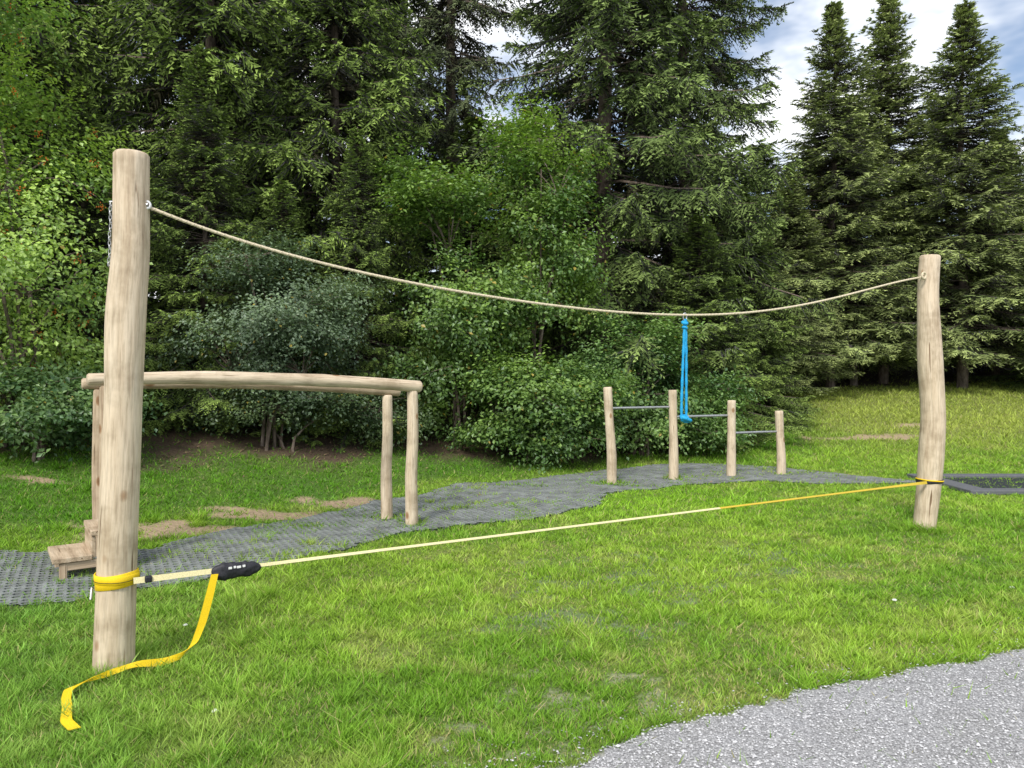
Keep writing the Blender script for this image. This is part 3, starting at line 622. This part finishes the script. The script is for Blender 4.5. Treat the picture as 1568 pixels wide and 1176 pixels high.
bs = empty('blue_hanging_sling')
q = on_line(.5465); qx, qy, qz = q[0], q[1], float(np.polyval(co, .5465))
torus('carabiner', (qx, qy, qz-.015), .022, .0055, M_steel, bs, (1.57, 0, .5), (.8, 1.3, 1))
def sling(name, offs, zs_, r):
    P = np.array([(qx+o*.86, qy+o*.5, qz-z) for o, z in zip(offs, zs_)]); s = np.linspace(0, len(P)-1, 40)
    P = np.stack([np.interp(s, np.arange(len(P)), P[:, i]) for i in range(3)], -1)
    for _ in range(5): P[1:-1] = (P[:-2]+2*P[1:-1]+P[2:])/4
    v, f = tube_tris(P, r*(1+.15*np.sin(s*9)), 8); mk(name, v, f, [M_blue], smooth=True, parent=bs)
sling('strand_1', [0,-.008,-.016,-.024,-.030,-.030], [.03,.18,.35,.52,.68,.80], .0105)
sling('strand_2', [.008,.014,.018,.018,.020,.020], [.03,.18,.35,.52,.68,.80], .0105)
sling('strand_3', [.004,-.002,.006,.004,.002,.012], [.03,.13,.22,.26,.28,.30], .010)
torus('knot_top', (qx, qy, qz-.06), .016, .013, M_blue, bs, (.4, .2, 0)); torus('knot_upper', (qx, qy, qz-.10), .013, .011, M_blue, bs, (-.3, .4, 0))
torus('knot_bottom', (qx, qy, qz-.79), .024, .015, M_blue, bs, (.3, .3, 0)); torus('knot_bottom_2', (qx+.015, qy, qz-.815), .020, .013, M_blue, bs, (-.5, .1, 0), (1.4, 1, 1))

# ------------------------------------------------------------------ slackline
sl = empty('slackline')
def ribbon(name, pts, wv, mat, parent, thick=.003, n=60, smooth_it=4):
    pts = np.array(pts, float); wv = np.array(wv, float); s = np.linspace(0, len(pts)-1, n)
    P = np.stack([np.interp(s, np.arange(len(pts)), pts[:, i]) for i in range(3)], -1); W = np.stack([np.interp(s, np.arange(len(wv)), wv[:, i]) for i in range(3)], -1)
    for _ in range(smooth_it): P[1:-1] = (P[:-2]+2*P[1:-1]+P[2:])/4; W[1:-1] = (W[:-2]+2*W[1:-1]+W[2:])/4
    T_ = unit(np.gradient(P, axis=0)); Nn = unit(np.cross(T_, W))*thick/2; W = W/2
    V = np.stack([P-W-Nn, P+W-Nn, P+W+Nn, P-W+Nn], 1); I = np.arange(n*4).reshape(n, 4); J = np.roll(I, -1, 1)
    F = np.stack([I[:-1], J[:-1], J[1:], I[1:]], -1).reshape(-1, 4)
    F = np.concatenate([F, I[:1, ::-1], I[-1:]]); return mk(name, V, F, [mat], parent=parent)
L0 = np.array([-1.955, 3.80, .485]); L1 = np.array([4.05, 7.20, .475])
def sp(t): return L0+(L1-L0)*t
wt = np.array([-.004, .006, .026]); wf = np.array([-.010, .018, .008])
ribbon('webbing_anchor', [sp(0), sp(.03), sp(.06)], [wt*1.2, wt*1.1, wt], M_web, sl)
ribbon('webbing_main', [sp(.09), sp(.2), sp(.35), sp(.5), sp(.60)], [wt*.7, wf*1.1, wf, wf, wf], M_web, sl)
ribbon('webbing_far', [sp(.60), sp(.75), sp(.9), sp(1)], [wf, wf, wf*1.2, wt*1.1], M_webdark, sl)
board('buckle', tuple(sp(.010)), (.035,.03,.035), M_blk, sl, .52, .008)
nU, nV = 40, 24
U_, V_ = np.meshgrid(np.linspace(0, 1, nU), np.arange(nV)*2*math.pi/nV, indexing='ij')
prof = np.clip(np.sin(np.pi*U_)**.38, .02, 1)*(1+.08*np.sin(U_*9))*(1-.25*U_)
ax_ = unit((L1-L0)[None])[0]; side_ = unit(np.cross(ax_, [0, 0, 1])[None])[0]
CS = .054
cen = sp(CS)+ax_*(U_[..., None]*.265)+np.array([0, 0, -.010])
wr = .014*(fbm(U_*12, V_*1.2, 5, 3)-.5)
cv = cen+np.array([0, 0, 1])*((.055*prof+wr)*np.sin(V_))[..., None]+side_*((.032*prof+wr)*np.cos(V_))[..., None]
I = np.arange(nU*nV).reshape(nU, nV); J = np.roll(I, -1, 1)
mk('ratchet_cover', cv, np.stack([I[:-1], J[:-1], J[1:], I[1:]], -1).reshape(-1, 4), [M_blk], smooth=True, parent=sl)
for i, (uu, w_) in enumerate([(.36,.018),(.45,.012),(.53,.022),(.63,.014)]):
    c_ = sp(CS)+ax_*(uu*.265)+side_*.0335*(1-.25*uu)+np.array([0, 0, .012+.002*(i % 2)])
    board('print_%d' % i, tuple(c_), (w_, .006, .012), M_white, sl, math.atan2(ax_[1], ax_[0]), .001)
def wrap(name, c, r, h0, h1, tilt, mat, parent, z, wob=.002):
    th = np.linspace(0, 2*math.pi, 65)[:-1]; rr = r+wob*np.sin(th*5); zc = z+tilt*np.cos(th)
    V = []
    for (dr_, dz) in ((0, h0), (.004, h0+.003), (.004, h1-.003), (0, h1), (-.004, h1), (-.004, h0)):
        V.append(np.stack([c[0]+(rr+dr_)*np.cos(th), c[1]+(rr+dr_)*np.sin(th), zc+dz], -1))
    V = np.stack(V, 0); I = np.arange(6*64).reshape(6, 64); J = np.roll(I, -1, 1); I2 = np.roll(I, -1, 0); J2 = np.roll(J, -1, 0)
    return mk(name, V, np.stack([I, J, J2, I2], -1).reshape(-1, 4), [mat], smooth=True, parent=parent)
wrap('post_wrap', (-2.063,3.84), .098, -.036, .036, .010, M_yel, sl, .485); wrap('post_wrap_outer', (-2.063,3.84), .102, -.012, .032, -.004, M_yel, sl, .488)
wrap('wrap_stitch', (-2.063,3.84), .1045, -.004, .000, -.003, M_blk, sl, .492)
bar('shackle', (-2.165,3.79,.45), (-2.155,3.76,.40), .006, M_steel, sl)
wrap('far_wrap_black', (4.14,7.31), .116, -.020, .014, .006, M_blk, sl, .480); wrap('far_wrap_yellow', (4.14,7.31), .121, -.003, .010, -.008, M_yel, sl, .484)
tail = [(-1.60,3.96,.475),(-1.625,3.95,.36),(-1.66,3.94,.22),(-1.70,3.93,.11),(-1.76,3.91,.04),(-1.84,3.87,.022),(-1.93,3.78,.05),(-2.03,3.70,.035),(-2.10,3.62,.03),(-2.13,3.52,.028),(-2.08,3.42,.03),(-2.02,3.33,.028),(-1.96,3.22,.022),(-1.88,3.15,.02)]
wd_ = [(.030,.010,0),(.034,.012,0),(.036,.012,.006),(.034,.0,.012),(.012,-.006,.034),(.0,.02,.030),(.014,.03,.018),(.01,.02,.028),(.025,.024,.012),(.034,.006,.0),(.034,.01,0),(.036,.01,.004),(.036,.016,.004),(.036,.02,.002)]
tail = [(a_, b_, c_+.012 if c_ < .1 else c_) for a_, b_, c_ in tail]
ribbon('strap_tail', tail, [tuple(np.array(w_)*1.15) for w_ in wd_], M_yel, sl, .003, 120, 3)

for i, (x, y, s_) in enumerate([(-1.36,3.36,.014),(3.6,5.3,.016),(2.6,5.0,.014),(-2.0,4.5,.012)]):
    V = []
    for a in np.linspace(0, math.pi, 6):
        for b in np.arange(8)*math.pi/4:
            V.append((math.sin(a)*math.cos(b)*1.3*rng.uniform(.85, 1.1), math.sin(a)*math.sin(b)*rng.uniform(.85, 1.1), math.cos(a)*.6))
    V = np.array(V)*s_; I = np.arange(48).reshape(6, 8); J = np.roll(I, -1, 1)
    o = mk('pebble', V, np.stack([I[:-1], I[1:], J[1:], J[:-1]], -1).reshape(-1, 4), [M_white], smooth=True); o.location = (x, y, gz(x, y)+.012)

# ------------------------------------------------------------------ light and sky
w = D.worlds.new('World'); scene.world = w; w.use_nodes = True; nt = w.node_tree
bg = nt.nodes['Background']; sky = N(nt, 'ShaderNodeTexSky', sky_type='NISHITA'); sky.sun_disc = False
EL, AZ = math.radians(45), math.radians(200)
sky.sun_elevation = EL; sky.sun_rotation = AZ; sky.air_density = 1.0; sky.dust_density = .6
tc = N(nt, 'ShaderNodeTexCoord'); mp = N(nt, 'ShaderNodeMapping'); mp.inputs['Scale'].default_value = (1, 1, 2.2); mp.inputs['Location'].default_value = (.3, .1, .4)
nt.links.new(tc.outputs['Generated'], mp.inputs[0])
cn = noise(nt, mp.outputs[0], 3.2, 5, .58)
cf = ramp(nt, cn, [(.36, (0, 0, 0)), (.54, (1, 1, 1))])
cc_ = ramp(nt, cn, [(.40, (5.2, 5.8, 6.9)), (.62, (10, 10.1, 10.2))])
nt.links.new(mix(nt, cf, sky.outputs[0], cc_), bg.inputs['Color']); bg.inputs['Strength'].default_value = .15
sd_ = D.lights.new('sun', 'SUN'); sd_.energy = 4.0; sd_.angle = math.radians(16); sd_.color = (1, .95, .87)
so_ = D.objects.new('sun', sd_); COL.objects.link(so_)
dirv = Vector((math.sin(AZ)*math.cos(EL), math.cos(AZ)*math.cos(EL), math.sin(EL)))
so_.rotation_euler = dirv.to_track_quat('Z', 'Y').to_euler(); so_.location = (0, -5, 20)

cam = D.cameras.new('camera'); co_ = D.objects.new('camera', cam); COL.objects.link(co_)
co_.location = (0, 0, 1.575); co_.rotation_euler = (math.radians(90-1.1), 0, 0)
cam.lens = 26; cam.sensor_width = 36; cam.clip_start = .05; cam.clip_end = 1500
scene.camera = co_
scene.view_settings.view_transform = 'Standard'
try: scene.view_settings.look = 'None'
except Exception: pass
